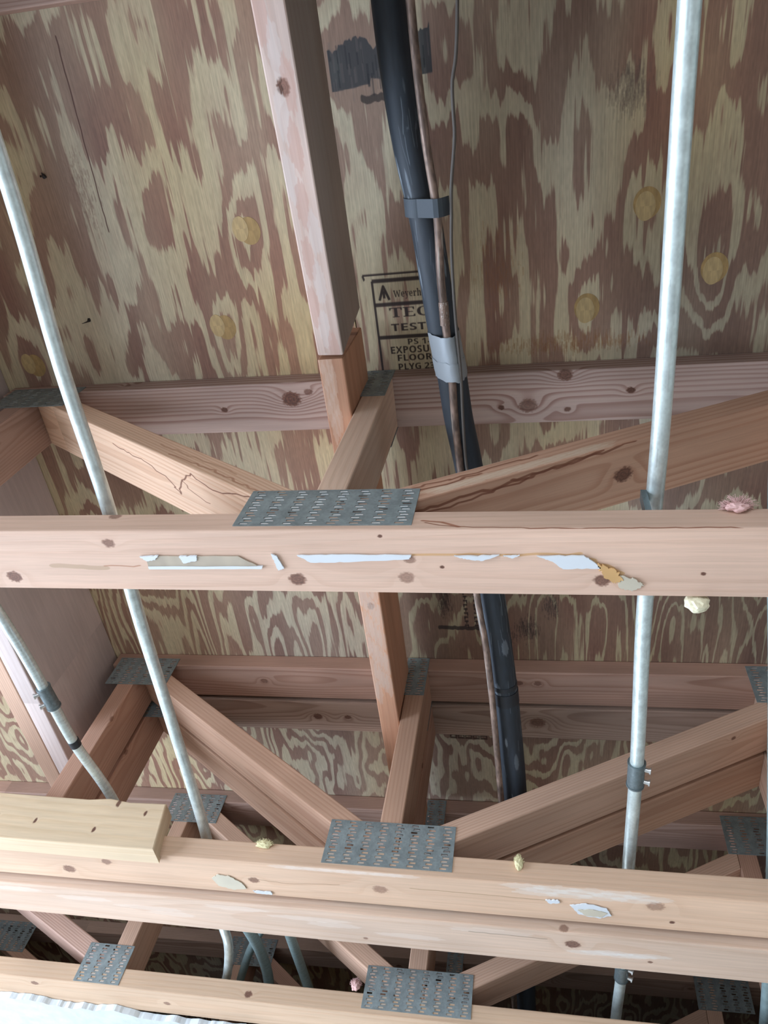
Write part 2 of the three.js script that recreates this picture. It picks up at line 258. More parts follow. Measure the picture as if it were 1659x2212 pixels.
const inkB = (ctx, at, mx, md) => {
  const INK = 'rgba(38,28,26,0.86)';
  // black ink smeared along the grain, behind the pipes
  const r = rng(31);
  { const top = [], bot = []; for (let k = 0; k <= 60; k++) { const X = -0.2765 + 0.1425 * k / 60; top.push(at(X, -0.012 - 0.030 * Math.pow(vn(X * 85, 4.3), 1.5) - 0.006 * r())); bot.push(at(X, 0.022 + 0.006 * vn(X * 40, 9) + (X > -0.22 ? -0.004 : 0.003))); }
    ctx.fillStyle = 'rgba(46,50,54,0.80)'; ctx.beginPath(); [...top, ...bot.reverse()].forEach((p, k) => (k ? ctx.lineTo(...p) : ctx.moveTo(...p))); ctx.closePath(); ctx.fill();
    for (let k = 0; k < 60; k++) { const X = -0.276 + 0.14 * r(), D = -0.03 + 0.05 * r(), a = at(X, D), b = at(X, D + 0.012 + 0.02 * r()); ctx.fillStyle = r() < 0.5 ? 'rgba(110,100,92,0.28)' : 'rgba(30,32,36,0.4)'; ctx.fillRect(a[0], Math.min(a[1], b[1]), 2 + r() * 5, Math.abs(a[1] - b[1])); } }
  for (const [X0, X1, D] of [[-0.235, -0.19, 0.043]]) { const a = at(X0, D), b = at(X1, D); stroke(ctx, [a, b], 8, 'rgba(44,38,36,0.7)', 5, 3); }
  // the grade stamp
  const mm = (x, d) => at(-0.2545 + x / 1000, 0.296 + d / 1000);
  const line = (x0, d0, x1, d1, t) => { const a = mm(x0, d0), b = mm(x1, d1); ctx.strokeStyle = INK; ctx.lineWidth = t; ctx.lineCap = 'butt'; ctx.beginPath(); ctx.moveTo(...a); ctx.lineTo(...b); ctx.stroke(); };
  line(-14, -10, 122, -10, 2.5); line(-14, -10, -12, -2, 5); line(0, 0, 122, 0, 5); line(0, 0, 0, 158, 6); line(122, 0, 122, 158, 6); line(0, 38, 122, 38, 5); line(0, 92, 122, 92, 5);
  const text = (s, x, d, hgt, font, wid) => {
    const a = mm(x, d); ctx.save(); ctx.translate(a[0], a[1]); ctx.scale(mx / 1000, -md / 1000); // stamp reads with its head towards -D: flip so that it is upright seen from below
    ctx.font = `${font} ${hgt}px ${font.includes('serif!') ? 'serif' : 'sans-serif'}`.replace(' serif!', ''); ctx.fillStyle = INK; ctx.textBaseline = 'middle'; ctx.textAlign = 'left';
    const m = ctx.measureText(s).width; if (wid) ctx.scale(wid / m, 1); ctx.fillText(s, 0, 0); ctx.restore();
  };
  // emblem: a tree in outline
  { const a = mm(17, 20); ctx.save(); ctx.translate(a[0], a[1]); ctx.scale(mx / 1000, -md / 1000); ctx.strokeStyle = INK; ctx.lineWidth = 4; ctx.beginPath(); ctx.moveTo(-8, 11); ctx.lineTo(0, -11); ctx.lineTo(8, 11); ctx.moveTo(0, -4); ctx.lineTo(0, 8); ctx.stroke(); ctx.restore(); }
  text('Weyerhaeuser', 32, 22, 14, 'bold serif!', 84);
  text('TECO', 22, 52, 21, 'bold serif!', 92); text('TESTED', 22, 76, 17, 'bold', 92);
  text('PS 1-95', 46, 101, 13, 'bold', 58); text('EXPOSURE 1', 16, 115, 16, 'bold', 102); text('FLOOR 62', 26, 129, 14, 'bold', 84); text('PLYG 23/32', 26, 144, 14, 'bold', 88);
  // a second stamp, turned a quarter, mostly lost in dark veneer
  for (let k = 0; k < 9; k++) for (let q = 0; q < 2; q++) { const a = at(-0.152 + q * 0.02, 0.915 + k * 0.0105); ctx.fillStyle = 'rgba(40,30,28,0.75)'; ctx.fillRect(a[0], a[1], 13, 3.5); ctx.fillRect(a[0] + (k % 3) * 5, a[1] - 4, 4, 7); }
  { const a = at(-0.205, 1.004), b = at(-0.115, 1.004); stroke(ctx, [a, b], 8, 'rgba(36,28,28,0.7)', 3, 5); }
  for (const [X, D, rx, rd, n, s] of [[-0.19, 0.94, 0.02, 0.05, 260, 1], [-0.03, 1.01, 0.03, 0.04, 240, 2], [0.02, 0.95, 0.02, 0.04, 160, 3], [-0.08, 1.03, 0.04, 0.03, 200, 4]]) dapple(ctx, at, X, D, rx, rd, 'rgba(50,38,36,0.26)', n, s);
  dapple(ctx, at, 0.125, 0.075, 0.04, 0.04, 'rgba(98,84,76,0.20)', 380, 9); dapple(ctx, at, 0.05, 0.42, 0.16, 0.02, 'rgba(138,92,56,0.22)', 500, 12); dapple(ctx, at, -0.06, 0.30, 0.05, 0.08, 'rgba(150,104,62,0.16)', 260, 13);
};
const inkA = (ctx, at) => { stroke(ctx, [at(-0.669, -0.084), at(-0.673, 0.048), at(-0.676, 0.183)], 3, 'rgba(70,44,38,0.8)', 2, 4); dapple(ctx, at, -0.70, 0.12, 0.03, 0.08, 'rgba(104,80,68,0.2)', 220, 5); };
const inkD = (ctx, at) => { for (let k = 0; k < 5; k++) { const a = at(-0.205 + k * 0.017, 1.328), b = at(-0.205 + k * 0.017 + 0.013, 1.318); ctx.strokeStyle = 'rgba(60,44,38,0.7)'; ctx.lineWidth = 5; ctx.strokeRect(a[0], a[1], b[0] - a[0], b[1] - a[1]); } };
const ceiling = new THREE.Group(); ceiling.name = 'ceiling'; ceiling.position.set(0, EYE + PL, 0); scene.add(ceiling); tag(ceiling, 'plywood floor sheathing seen from below across the trusses', null, null, 'structure');
const plyMats = [
  [plyTex(1, { x0: -1.51, d0: -1.26, plugs: plugA, ink: inkA, bands: 1.35, tight: 1.7 }), -1.51, -1.26],
  [plyTex(2, { x0: -0.29, d0: -1.26, plugs: plugB, ink: inkB, bands: 1.3, tight: 1.8, soak: (X, D) => Math.max(sst(0.6, 0.8, D + 0.3 * (vn(X * 9, D * 4) - 0.5)), 0.55 * sst(0.0, 0.3, X + 0.25 * (vn(X * 7 + 3, D * 3) - 0.5))) }), -0.29, -1.26],  // veneer drawn darker farther off and towards the right
  [plyTex(3, { x0: -1.51, d0: 1.18, bands: 3.0, calm: 0.6 }), -1.51, 1.18],
  [plyTex(4, { x0: -0.29, d0: 1.18, ink: inkD, bands: 3.0, calm: 0.6, soak: (X, D) => 0.5 * vn(X * 6, D * 5) }), -0.29, 1.18],
].map((a) => [new THREE.MeshStandardMaterial({ map: a[0], roughness: 0.8 }), a[1], a[2]]);
function sheet(x0, d0, w, len, mat) {
  const g = boxAt(x0 + 0.001, x0 + w - 0.001, 0, 0.018, d0 + 0.001, d0 + len - 0.001), P = g.attributes.position, UV = g.attributes.uv;
  for (let i = 0; i < P.count; i++) UV.setXY(i, (P.getX(i) - x0) / 1.22, (-P.getZ(i) - d0) / 2.44);
  return part('plywood_sheet', g, mat, ceiling);
}
const sheets = {};
for (const [x0, w] of [[-2.73, 1.22], [-1.51, 1.22], [-0.29, 1.22], [0.93, 1.22], [2.15, 0.78]]) for (const [d0, len, k] of [[-2.5, 1.24, 0], [-1.26, 2.44, 0], [1.18, 2.44, 2]]) {
  const right = x0 === -0.29 || x0 === -2.73;
  sheets[x0 + ',' + d0] = sheet(x0, d0, w, len, plyMats[k + (right ? 1 : 0)][0]);
}
// football-shaped repair plugs let into the face veneer
const plugTex = mottle(15, 256, 256, [184, 160, 114], 0.16, 40, 6);
const plugMat = new THREE.MeshStandardMaterial({ map: plugTex, roughness: 0.75 });
const plugDark = new THREE.MeshStandardMaterial({ map: plugTex, color: 0xe6dccb, roughness: 0.75 });
function lobe(rx, ry, t) { const s = new THREE.Shape(); s.absellipse(0, 0, rx, ry, 0, Math.PI * 2); const g = new THREE.ExtrudeGeometry(s, { depth: t, bevelEnabled: false, curveSegments: 20 }); g.rotateX(Math.PI / 2); const UV = g.attributes.uv, P = g.attributes.position; for (let i = 0; i < P.count; i++) UV.setXY(i, P.getX(i) * 8, P.getZ(i) * 8); return g; }
function plug(X, D, s, par, twin) {
  const g = part('wood_plug', mergeGeometries([lobe(0.018 * s, 0.021 * s, 0.0003)]), plugDark, par); g.position.set(X + 0.008 * s, 0, -D);
  const h = part('wood_plug', lobe(0.013 * s, 0.019 * s, 0.0006), plugMat, par); h.position.set(X - 0.006 * s * twin, 0, -D + 0.004 * twin);
}
for (const [X, D] of plugA) plug(X, D, 1, sheets['-1.51,-1.26'], 1);
for (const [X, D] of plugB) plug(X, D, 1.05, sheets['-0.29,-1.26'], -1);
// nail tips that came through the plywood
const nailMat = new THREE.MeshStandardMaterial({ color: 0x3a3636, metalness: 0.5, roughness: 0.6 });
for (const [X, D, k] of [[-0.76, 0.092, 0], [-0.764, 0.325, 1]]) {
  const g = new THREE.CylinderGeometry(0.0016, 0.0004, 0.016, 8); g.rotateZ(0.5 - k); g.translate(0, -0.007, 0);
  const s = new THREE.ConeGeometry(0.004, 0.010, 5); s.rotateX(2.2 + k); s.translate(0.003, -0.003, 0.002);
  const n = part('nail_tip', mergeGeometries([g, s]), nailMat, sheets['-1.51,-1.26']); n.position.set(X, 0, -D);
}

// ---------------------------------------------------------------- room shell
const wallMat = new THREE.MeshStandardMaterial({ map: mottle(21, 512, 512, [214, 212, 206], 0.05, 30, 30), roughness: 0.9 });
const floorMat = new THREE.MeshStandardMaterial({ map: mottle(22, 1024, 1024, [172, 166, 158], 0.16, 24, 24), roughness: 0.85 });
const { x0: RX0, x1: RX1, d0: RD0, d1: RD1 } = ROOM, WH = EYE + HB - 0.0005, TH = 0.12;
function struct(name, geos, mat) { const m = part(name, mergeGeometries(geos), mat, scene); m.userData.kind = 'structure'; return m; }
struct('floor', [boxAt(RX0 - TH, RX1 + TH, -0.1, 0, RD0 - TH, RD1 + TH)], floorMat);
function wallWithOpening(name, axis, at, out, a0, a1, top, win) {     // a wall of boxes round an opening
  const b = (p0, p1, y0, y1) => axis === 'x' ? boxAt(Math.min(at, out), Math.max(at, out), y0, y1, p0, p1) : boxAt(p0, p1, y0, y1, Math.min(at, out), Math.max(at, out));
  if (!win) return struct(name, [b(a0, a1, 0, top)], wallMat);
  const w0 = win.c - win.w / 2, w1 = win.c + win.w / 2;
  return struct(name, [b(a0, w0, 0, top), b(w1, a1, 0, top), b(w0, w1, 0, win.y0), b(w0, w1, win.y0 + win.h, top)], wallMat);
}
wallWithOpening('wall_left', 'x', RX0, RX0 - TH, RD0, RD1, WH, WIN[0]);
wallWithOpening('wall_right', 'x', RX1, RX1 + TH, RD0, RD1, WH, null);
wallWithOpening('wall_front', 'd', RD1, RD1 + TH, RX0 - TH, RX1 + TH, EYE + PL, WIN[1]);
wallWithOpening('wall_back', 'd', RD0, RD0 - TH, RX0 - TH, RX1 + TH, EYE + PL, WIN[2]);
struct('trim_1', [boxAt(RX0 - TH, RX0 - TH + 0.03, WH + 0.001, EYE + PL - 0.001, RD0, RD1)], M.g2);
struct('trim_2', [boxAt(RX1 + TH - 0.03, RX1 + TH, WH + 0.001, EYE + PL - 0.001, RD0, RD1)], M.g2);
const frameMat = new THREE.MeshStandardMaterial({ color: 0xe4e4e0, roughness: 0.5 });
const paneMat = new THREE.MeshStandardMaterial({ color: 0xdfe9f2, emissive: 0xdceaf8, emissiveIntensity: 1.6, roughness: 0.2 });
WIN.forEach((w, i) => {
  const g = new THREE.Group(); g.name = 'window_' + (i + 1); g.userData.kind = 'structure'; scene.add(g);  // the last of these, in the back wall, is added for fill
  const at = { left: RX0 - 0.05, front: RD1 + 0.05, back: RD0 - 0.05 }[w.wall];
  const bx = (p0, p1, y0, y1, t) => w.wall === 'left' ? boxAt(at - t, at + t, y0, y1, p0, p1) : boxAt(p0, p1, y0, y1, at - t, at + t);
  const a = w.c - w.w / 2, b = w.c + w.w / 2, y0 = w.y0, y1 = w.y0 + w.h, f = 0.05;
  part('window_frame', mergeGeometries([bx(a, a + f, y0, y1, 0.03), bx(b - f, b, y0, y1, 0.03), bx(a + f, b - f, y0, y0 + f, 0.03), bx(a + f, b - f, y1 - f, y1, 0.03), bx(w.c - 0.02, w.c + 0.02, y0 + f, y1 - f, 0.03)]), frameMat, g);
  part('window_pane', bx(a + f, w.c - 0.02, y0 + f, y1 - f, 0.004), paneMat, g); part('window_pane', bx(w.c + 0.02, b - f, y0 + f, y1 - f, 0.004), paneMat, g);
});

// ---------------------------------------------------------------- connector plates
function plateGeo(w, h, cols, rows, seed) {
  const s = new THREE.Shape(rect(0, w, 0, h).map(([x, y]) => new THREE.Vector2(x, y))), r = rng(seed), teeth = [];
  const px = w / cols, py = h / (rows + 0.4), sw = Math.min(0.0105, px * 0.44), sh = py * 0.58;
  for (let i = 0; i < cols; i++) for (let j = 0; j < rows; j++) {
    const x = (i + 0.5) * px - sw / 2 + (j % 2 ? 0.0022 : -0.0012) + (r() - 0.5) * 0.001, y = (j + 0.45) * py;
    const hole = new THREE.Path(); [[x, y], [x, y + sh], [x + sw, y + sh], [x + sw, y]].forEach(([a, b], k) => (k ? hole.lineTo(a, b) : hole.moveTo(a, b))); hole.closePath(); s.holes.push(hole);
    if (r() < 0.55) { const t = new THREE.BoxGeometry(sw * 0.86, 0.0005, 0.0028); t.rotateX(0.7); t.translate(x + sw / 2, y + sh * 0.62, -0.0002); teeth.push(t); }
  }
  const g = new THREE.ExtrudeGeometry(s, { depth: 0.0012, bevelEnabled: false, curveSegments: 1 }); const UV = g.attributes.uv; for (let i = 0; i < UV.count; i++) UV.setXY(i, UV.getX(i) * 4, UV.getY(i) * 8);
  return [g, mergeGeometries(teeth)];
}
const PLATE = { B0: plateGeo(0.212, 0.080, 8, 13, 1), TL: plateGeo(0.145, 0.082, 6, 13, 2), TM: plateGeo(0.046, 0.106, 2, 15, 3), TR: plateGeo(0.135, 0.094, 5, 14, 4), BL: plateGeo(0.106, 0.080, 4, 12, 5), TLL: plateGeo(0.16, 0.094, 6, 14, 6) };
const PLATES = [['B0', -0.353, 0.694], ['TL', -0.945, 1.078], ['TM', -0.279, 1.067], ['TR', 0.385, 1.072], ['BL', -0.978, 0.689], ['TLL', -1.79, 1.058], ['TL', 0.39, 0.691], ['TLL', 1.12, 1.06]];

// ---------------------------------------------------------------- the floor trusses
const WEBS = (() => {
  const strip = (x0, y0, m, xa, xb) => {     // brace whose upper edge runs through (x0, y0) with slope m
    const k = T * Math.hypot(1, m), up = (x) => y0 + m * (x - x0);
    let p = [[xa, up(xa) - k], [xb, up(xb) - k], [xb, up(xb)], [xa, up(xa)]];
    p = clip(p, 0, 1, HT - 0.0006); p = clip(p, 0, -1, -(HB + T + 0.0006)); return p;
  };
  const d = (m) => { const q = Math.hypot(1, m); return [1 / q, m / q]; };
  const v = (x0, x1) => ({ poly: rect(x0, x1, HB + T + 0.0006, HT - 0.0006), dir: [0, 1] });
  return {
    vM: v(-0.2705, -0.2325), vL: v(-0.915, -0.877), vR: v(0.402, 0.440),
    dL: { poly: strip(-0.557, 0.948, -0.668, -0.8765, -0.271), dir: d(-0.668) },
    dR: { poly: strip(-0.168, 0.777, 0.535, -0.232, 0.4015), dir: d(0.535) },
    dLL: { poly: strip(-0.965, 0.773, -0.45, -1.79, -0.9155), dir: d(-0.45) },
    dLLL: { poly: strip(-1.80, 1.13, 0.5, -2.66, -1.81), dir: d(0.5) },
    dRR: { poly: strip(0.438, 0.80, 0.48, 0.4405, 1.2), dir: d(0.48) },
    dRRR: { poly: strip(1.21, 1.13, -0.55, 1.21, 1.98), dir: d(-0.55) },
    dR4: { poly: strip(2.05, 0.80, 0.48, 2.0, 2.83), dir: d(0.48) },
  };
})();
const TRUSS_X = [-2.69, 2.885];
function truss(D0, yaw, label, mats, seed, short, drop = 0) {
  const X0 = short ? -0.957 : TRUSS_X[0];
  const t = thing('floor_truss', label, 'truss', [0, EYE + HB, -D0], 'open-web floor trusses overhead'); t.rotation.y = yaw;
  const dn = (p) => p.map(([x, y]) => [x, y - HB]), r = rng(seed);
  part('bottom_chord', lumber(rect(TRUSS_X[0], TRUSS_X[1], -drop, T - drop), W, [1, 0], U0), mats.b, t);
  part('top_chord', lumber(rect(X0, TRUSS_X[1], HT - HB, PL - HB - 0.0004), W, [1, 0], U0), mats.t, t);
  for (const k in WEBS) {
    if (short && (k === 'dLL' || k === 'dLLL')) continue;
    const w = WEBS[k], own = mats.web && mats.web[k];
    part('web', lumber(dn(w.poly), W, w.dir, own ? -0.9 : r() * 2), own || [M.g0, M.g1, M.g2][Math.floor(r() * 3)], t);
  }
  for (const [k, x, y] of PLATES) for (const far of [0, 1]) {
    if ((far && (k !== 'B0' && k !== 'TM')) || (short && x < -1) || (short && k === 'BL')) continue;
    const p = part('connector_plate', PLATE[k][0], MET.plate, t); p.position.set(x + (r() - 0.5) * 0.004, y - HB + (r() - 0.5) * 0.003, far ? -W : 0.0001);
    if (far) { p.rotation.y = Math.PI; p.position.x += PLATE[k][0].boundingBox ? 0 : (k === 'B0' ? 0.212 : 0.046); p.position.z -= 0.0001; }
    const s = part('plate_teeth', PLATE[k][1], MET.tooth, p); s.userData.kind = 'stuff';
  }
  return t;
}
truss(-0.200, 0.01, 'floor truss at the top left corner of the picture, only its upper timber showing', { b: M.b3, t: M.g3 }, 1, true);
truss(0.4452, 0.0065, 'floor truss with torn white drywall paper stuck along its bottom timber', { b: M.b1, t: M.t1, web: { dL: M.dl, dR: M.dr, vM: M.vm, vL: M.g3 } }, 2, true);
truss(1.0857, -0.0122, 'front truss of the doubled pair, the one with a scrap block on its bottom timber', { b: M.b2, t: M.t2, web: { dL: M.g1, dR: M.g0, vM: M.g1, vL: M.g2 } }, 3, true);
truss(1.186, -0.0132, 'rear truss of the doubled pair, close behind the one with the scrap block', { b: M.b2b, t: M.t2b, web: { dL: M.g1, dR: M.g1, vM: M.g2, vL: M.g2 } }, 4, true, 0.012);
truss(1.540, -0.031, 'floor truss directly above the torn white drywall edge', { b: M.b3, t: M.g3, web: { dL: M.g0, dR: M.g0, vM: M.g0, vL: M.g0, dLL: M.g3 } }, 5);
truss(2.200, -0.045, 'farthest truss, seen in the dark behind the one above the drywall', { b: M.b3, t: M.t2b }, 6);

// ---------------------------------------------------------------- bridging and blocking boards that run front to back
function longBoard(name, label, X0, X1, Y0, Y1, D0, D1, mat, cat, u0 = 0) {        // board on edge: length along D; its bottom edge is the narrow face
  // built lying along x with the 'near' face turned to +X
  const t = X1 - X0, hgt = Y1 - Y0, g = lumber(rect(0, D1 - D0, 0, hgt), t, [1, 0], u0);
  const m = solo(name, g, mat, label, cat); m.position.set(X1, EYE + Y0, -D0); m.rotation.y = Math.PI / 2; return m;
}
function edgeBoardGeo(len, thick, hgt, u0) {        // uv re-laid so that the narrow edge shows the narrow face of the wood
  const g = lumber(rect(0, len, 0, hgt), thick, [1, 0], u0), P = g.attributes.position, N = g.attributes.normal, UV = g.attributes.uv;
  for (let i = 0; i < P.count; i++) {
    const a = P.getX(i), y = P.getY(i), z = -P.getZ(i), nx = Math.abs(N.getX(i)), ny = N.getY(i), nz = N.getZ(i);
    const yy = Math.min(1, Math.max(0, y / hgt)) * W, zz = Math.min(1, Math.max(0, z / thick)) * T; let u = (a + u0) / LEN, v;
    if (nx > 0.8) { u = u0 + yy * 0.1; v = (T + yy) / PERI; } else if (Math.abs(nz) > Math.abs(ny)) v = (nz > 0 ? T + yy : 2 * T + W + (W - yy)) / PERI; else v = (ny < 0 ? T - zz : T + W + zz) / PERI;
    UV.setXY(i, u, v);
  }
  return g;
}
function edgeBoard(name, label, cat, X0, X1, Y0, Y1, D0, D1, mat, u0 = 0, parent, group) {
  const g = edgeBoardGeo(D1 - D0, X1 - X0, Y1 - Y0, u0); let m;
  if (parent) { m = part(name, g, mat, parent); m.position.set(X1, Y0, -D0); } else { m = solo(name, g, mat, label, cat, group); m.position.set(X1, EYE + Y0, -D0); }
  m.rotation.y = Math.PI / 2; return m;
}
{ // the nearer length hangs askew: its near end sags towards the room
  const a = new THREE.Vector3(-0.2515, EYE + 0.912, 0.105), b = new THREE.Vector3(-0.2705, EYE + 1.000, -0.351), len = a.distanceTo(b);
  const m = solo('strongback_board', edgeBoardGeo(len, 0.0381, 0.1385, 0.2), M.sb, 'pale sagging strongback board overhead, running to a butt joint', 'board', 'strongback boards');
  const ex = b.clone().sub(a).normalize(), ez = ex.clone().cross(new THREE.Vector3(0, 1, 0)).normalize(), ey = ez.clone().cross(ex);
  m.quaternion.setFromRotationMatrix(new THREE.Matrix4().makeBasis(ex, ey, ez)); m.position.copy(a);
}
edgeBoard('strongback_board', 'reddish strongback board passing beneath the upper timbers, beyond the butt joint', 'board', -0.3100, -0.2720, 0.999, HT - 0.001, 0.356, 1.53, M.sbr, 1.1, null, 'strongback boards');
{
  const b = thing('header_beam', 'wide doubled header beam at the left, behind the bent conduit', 'beam', [0, EYE + 0.922, 0]);
  edgeBoard('board_ply', null, null, -1.0085, -0.970, 0, PL - 0.922 - 0.0006, -1.0, 1.285, M.blk, 0.4, b);
  edgeBoard('board_ply', null, null, -1.0475, -1.0095, 0, PL - 0.922 - 0.0006, -1.0, 1.285, M.g0, 1.3, b);
}
{ // the scrap block nailed to the face of the doubled truss
  const g = lumber([[-1.25, 0.004], [-0.70, 0], [-0.634, 0], [-0.650, 0.089], [-0.72, 0.0875], [-0.76, 0.093], [-0.80, 0.0885], [-1.25, 0.096]], T, [1, 0], -0.98);
  const P = g.attributes.position, UV = g.attributes.uv, N = g.attributes.normal; for (let i = 0; i < P.count; i++) { const n = N.getZ(i); UV.setXY(i, (P.getX(i) + 0.98) / LEN, Math.abs(n) > 0.6 ? (T - Math.min(1, Math.max(0, P.getY(i) / 0.09)) * T) / PERI : UV.getY(i)); }
  solo('scrap_block', g, M.scrap, 'short pale scrap block nailed to the front of the doubled truss', 'wood block', null, [0, EYE + 0.676, -1.0575]).rotation.y = -0.0122;
}

// ---------------------------------------------------------------- pipes, conduits and cables
const v3 = (X, Y, D) => new THREE.Vector3(X, EYE + Y, -D);
function tube(pts, r, seg = 80, rad = 18, rep = 1) {
  const c = new THREE.CatmullRomCurve3(pts.map((p) => v3(...p)), false, 'centripetal'), g = new THREE.TubeGeometry(c, seg, r, rad, false), UV = g.attributes.uv;
  for (let i = 0; i < UV.count; i++) UV.setXY(i, UV.getX(i) * rep, UV.getY(i)); return g;
}
function ring(c, dir, r, len) { const g = new THREE.CylinderGeometry(r, r, len, 24, 1, false); const q = new THREE.Quaternion().setFromUnitVectors(new THREE.Vector3(0, 1, 0), dir.clone().normalize()); g.applyQuaternion(q); g.translate(c.x, c.y, c.z); return g; }
function coupling(parent, c, dir, r, len, side) {       // set-screw coupling with rolled ends and two screws
  const e = dir.clone().normalize();
  const k = part('coupling', mergeGeometries([ring(c, e, r, len), ring(c.clone().addScaledVector(e, len / 2), e, r * 1.07, 0.003), ring(c.clone().addScaledVector(e, -len / 2), e, r * 1.07, 0.003)]), MET.cast, parent);
  for (const q of [-0.28, 0.28]) { const p = c.clone().addScaledVector(e, len * q).addScaledVector(side, r + 0.003); const a = ring(p, side, 0.0034, 0.008), b = ring(p.clone().addScaledVector(side, 0.004), side, 0.005, 0.002); part('set_screw', mergeGeometries([a, b]), MET.screw, k); }
}
{
  const t = thing('conduit', 'long bright steel conduit running along the left side over the bottom timbers', 'conduit', [0, 0, 0], 'galvanised steel conduits');
  part('conduit_pipe', tube([[-0.560, 0.800, -0.6], [-0.553, 0.790, 0.05], [-0.553, 0.768, 0.27], [-0.545, 0.7505, 0.447], [-0.552, 0.742, 0.62], [-0.578, 0.762, 0.86], [-0.580, 0.745, 1.11], [-0.600, 0.748, 1.25], [-0.6225, 0.75, 1.405], [-0.629, 0.752, 1.480], [-0.660, 0.752, 1.601], [-0.74, 0.76, 1.80], [-0.80, 0.76, 2.1]], 0.0092, 200, 18, 1), MET.emt, t);
}
{
  const t = thing('conduit', 'straight bright steel conduit on the right with a two-screw coupling', 'conduit', [0, 0, 0], 'galvanised steel conduits');
  part('conduit_pipe', tube([[0.125, 0.772, -0.6], [0.126, 0.770, 0], [0.129, 0.769, 0.36], [0.126, 0.767, 0.62], [0.132, 0.772, 0.9], [0.131, 0.766, 1.15], [0.134, 0.768, 1.45], [0.130, 0.769, 1.64], [0.13, 0.77, 2.3]], 0.0099, 180, 18, 1), MET.emt, t);
  coupling(t, v3(0.132, 0.772, 0.93), new THREE.Vector3(0, 0, -1), 0.0122, 0.046, new THREE.Vector3(0.95, -0.25, 0).normalize());
  coupling(t, v3(0.134, 0.769, 1.46), new THREE.Vector3(0, 0, -1), 0.0122, 0.046, new THREE.Vector3(0.9, -0.4, 0).normalize());
  part('pipe_clip', boxAt(0.112, 0.1185, EYE + HB + T + 0.0005, EYE + 0.768, 0.448, 0.462), MET.cast, t);
}
{
  const t = thing('conduit', 'dull conduit grazing the right edge of the picture', 'conduit', [0, 0, 0], 'galvanised steel conduits');
  part('conduit_pipe', tube([[0.215, 0.772, -0.5], [0.235, 0.770, 0.1], [0.252, 0.770, 0.408], [0.298, 0.772, 0.761], [0.344, 0.770, 1.133], [0.394, 0.772, 1.6], [0.43, 0.772, 2.1]], 0.0105, 120, 16), MET.emtDull, t);
}
{
  const t = thing('conduit', 'bent dull conduit with a coupling in front of the left blocking board', 'conduit', [0, 0, 0], 'galvanised steel conduits');
  const pts = [[-0.93, 0.86, 0.60], [-0.868, 0.825, 0.655], [-0.840, 0.806, 0.69], [-0.826, 0.800, 0.751], [-0.820, 0.800, 0.833], [-0.812, 0.800, 0.962], [-0.790, 0.800, 1.085], [-0.78, 0.80, 1.30]];
  part('conduit_pipe', tube(pts, 0.0090, 120, 18), MET.emt, t);
  coupling(t, v3(-0.819, 0.800, 0.850), new THREE.Vector3(0.07, 0, -1), 0.0115, 0.044, new THREE.Vector3(-0.75, -0.66, 0).normalize());
  part('tape_band', ring(v3(-0.8115, 0.800, 0.962), new THREE.Vector3(0.1, 0, -1), 0.0098, 0.014), MET.blackTape, t);
}
for (const [label, pts, mat, r] of [
  ['dark flexible conduit bending right, crossing another behind the doubled truss', [[-0.66, 0.82, 1.31], [-0.617, 0.803, 1.48], [-0.600, 0.80, 1.585], [-0.606, 0.80, 1.71], [-0.65, 0.80, 1.9]], MET.emtDull, 0.0115],
  ['thin dull conduit leaning left behind the crossing flexible one', [[-0.46, 0.85, 1.31], [-0.566, 0.83, 1.50], [-0.640, 0.83, 1.64], [-0.69, 0.83, 1.76], [-0.76, 0.83, 1.95]], MET.emtDull, 0.0090],
  ['straight dull conduit beside the crossing bends, nearest the middle brace', [[-0.52, 0.80, 1.31], [-0.519, 0.80, 1.495], [-0.516, 0.80, 1.70], [-0.516, 0.80, 1.95]], MET.emtDull, 0.0105],
]) { const t = thing('conduit_bend', label, 'conduit', [0, 0, 0], 'conduits in the last bay'); part('conduit_pipe', tube(pts, r, 60, 16), mat, t); }
{
  const t = thing('insulated_pipe', 'thick black insulated pipe running away overhead, flecked with white paint', 'pipe');
  const run = [[-0.170, 1.075, -0.5], [-0.1615, 1.0288, -0.0576], [-0.1589, 1.0219, 0.0008], [-0.15, 1.0106, 0.0964], [-0.1373, 1.0011, 0.1771], [-0.1302, 0.9924, 0.2511], [-0.1246, 0.9853, 0.3112], [-0.1154, 0.9767, 0.3842], [-0.1104, 0.97, 0.4407], [-0.1004, 0.9618, 0.5105], [-0.0748, 0.9353, 0.7349], [-0.0609, 0.9155, 0.9028], [-0.0569, 0.9076, 0.9697], [-0.0503, 0.8894, 1.1235], [-0.045, 0.87, 1.5], [-0.045, 0.865, 1.9]];
  part('insulation', tube(run, 0.0205, 200, 24), MET.foam, t);
  part('tape_band', ring(v3(-0.0597, 0.9133, 0.922), new THREE.Vector3(0.06, -0.118, -1), 0.0216, 0.024), MET.blackTape, t);
  part('tape_band', ring(v3(-0.0612, 0.9159, 0.900), new THREE.Vector3(0.08, -0.118, -1), 0.0212, 0.008), MET.blackTape, t);
}
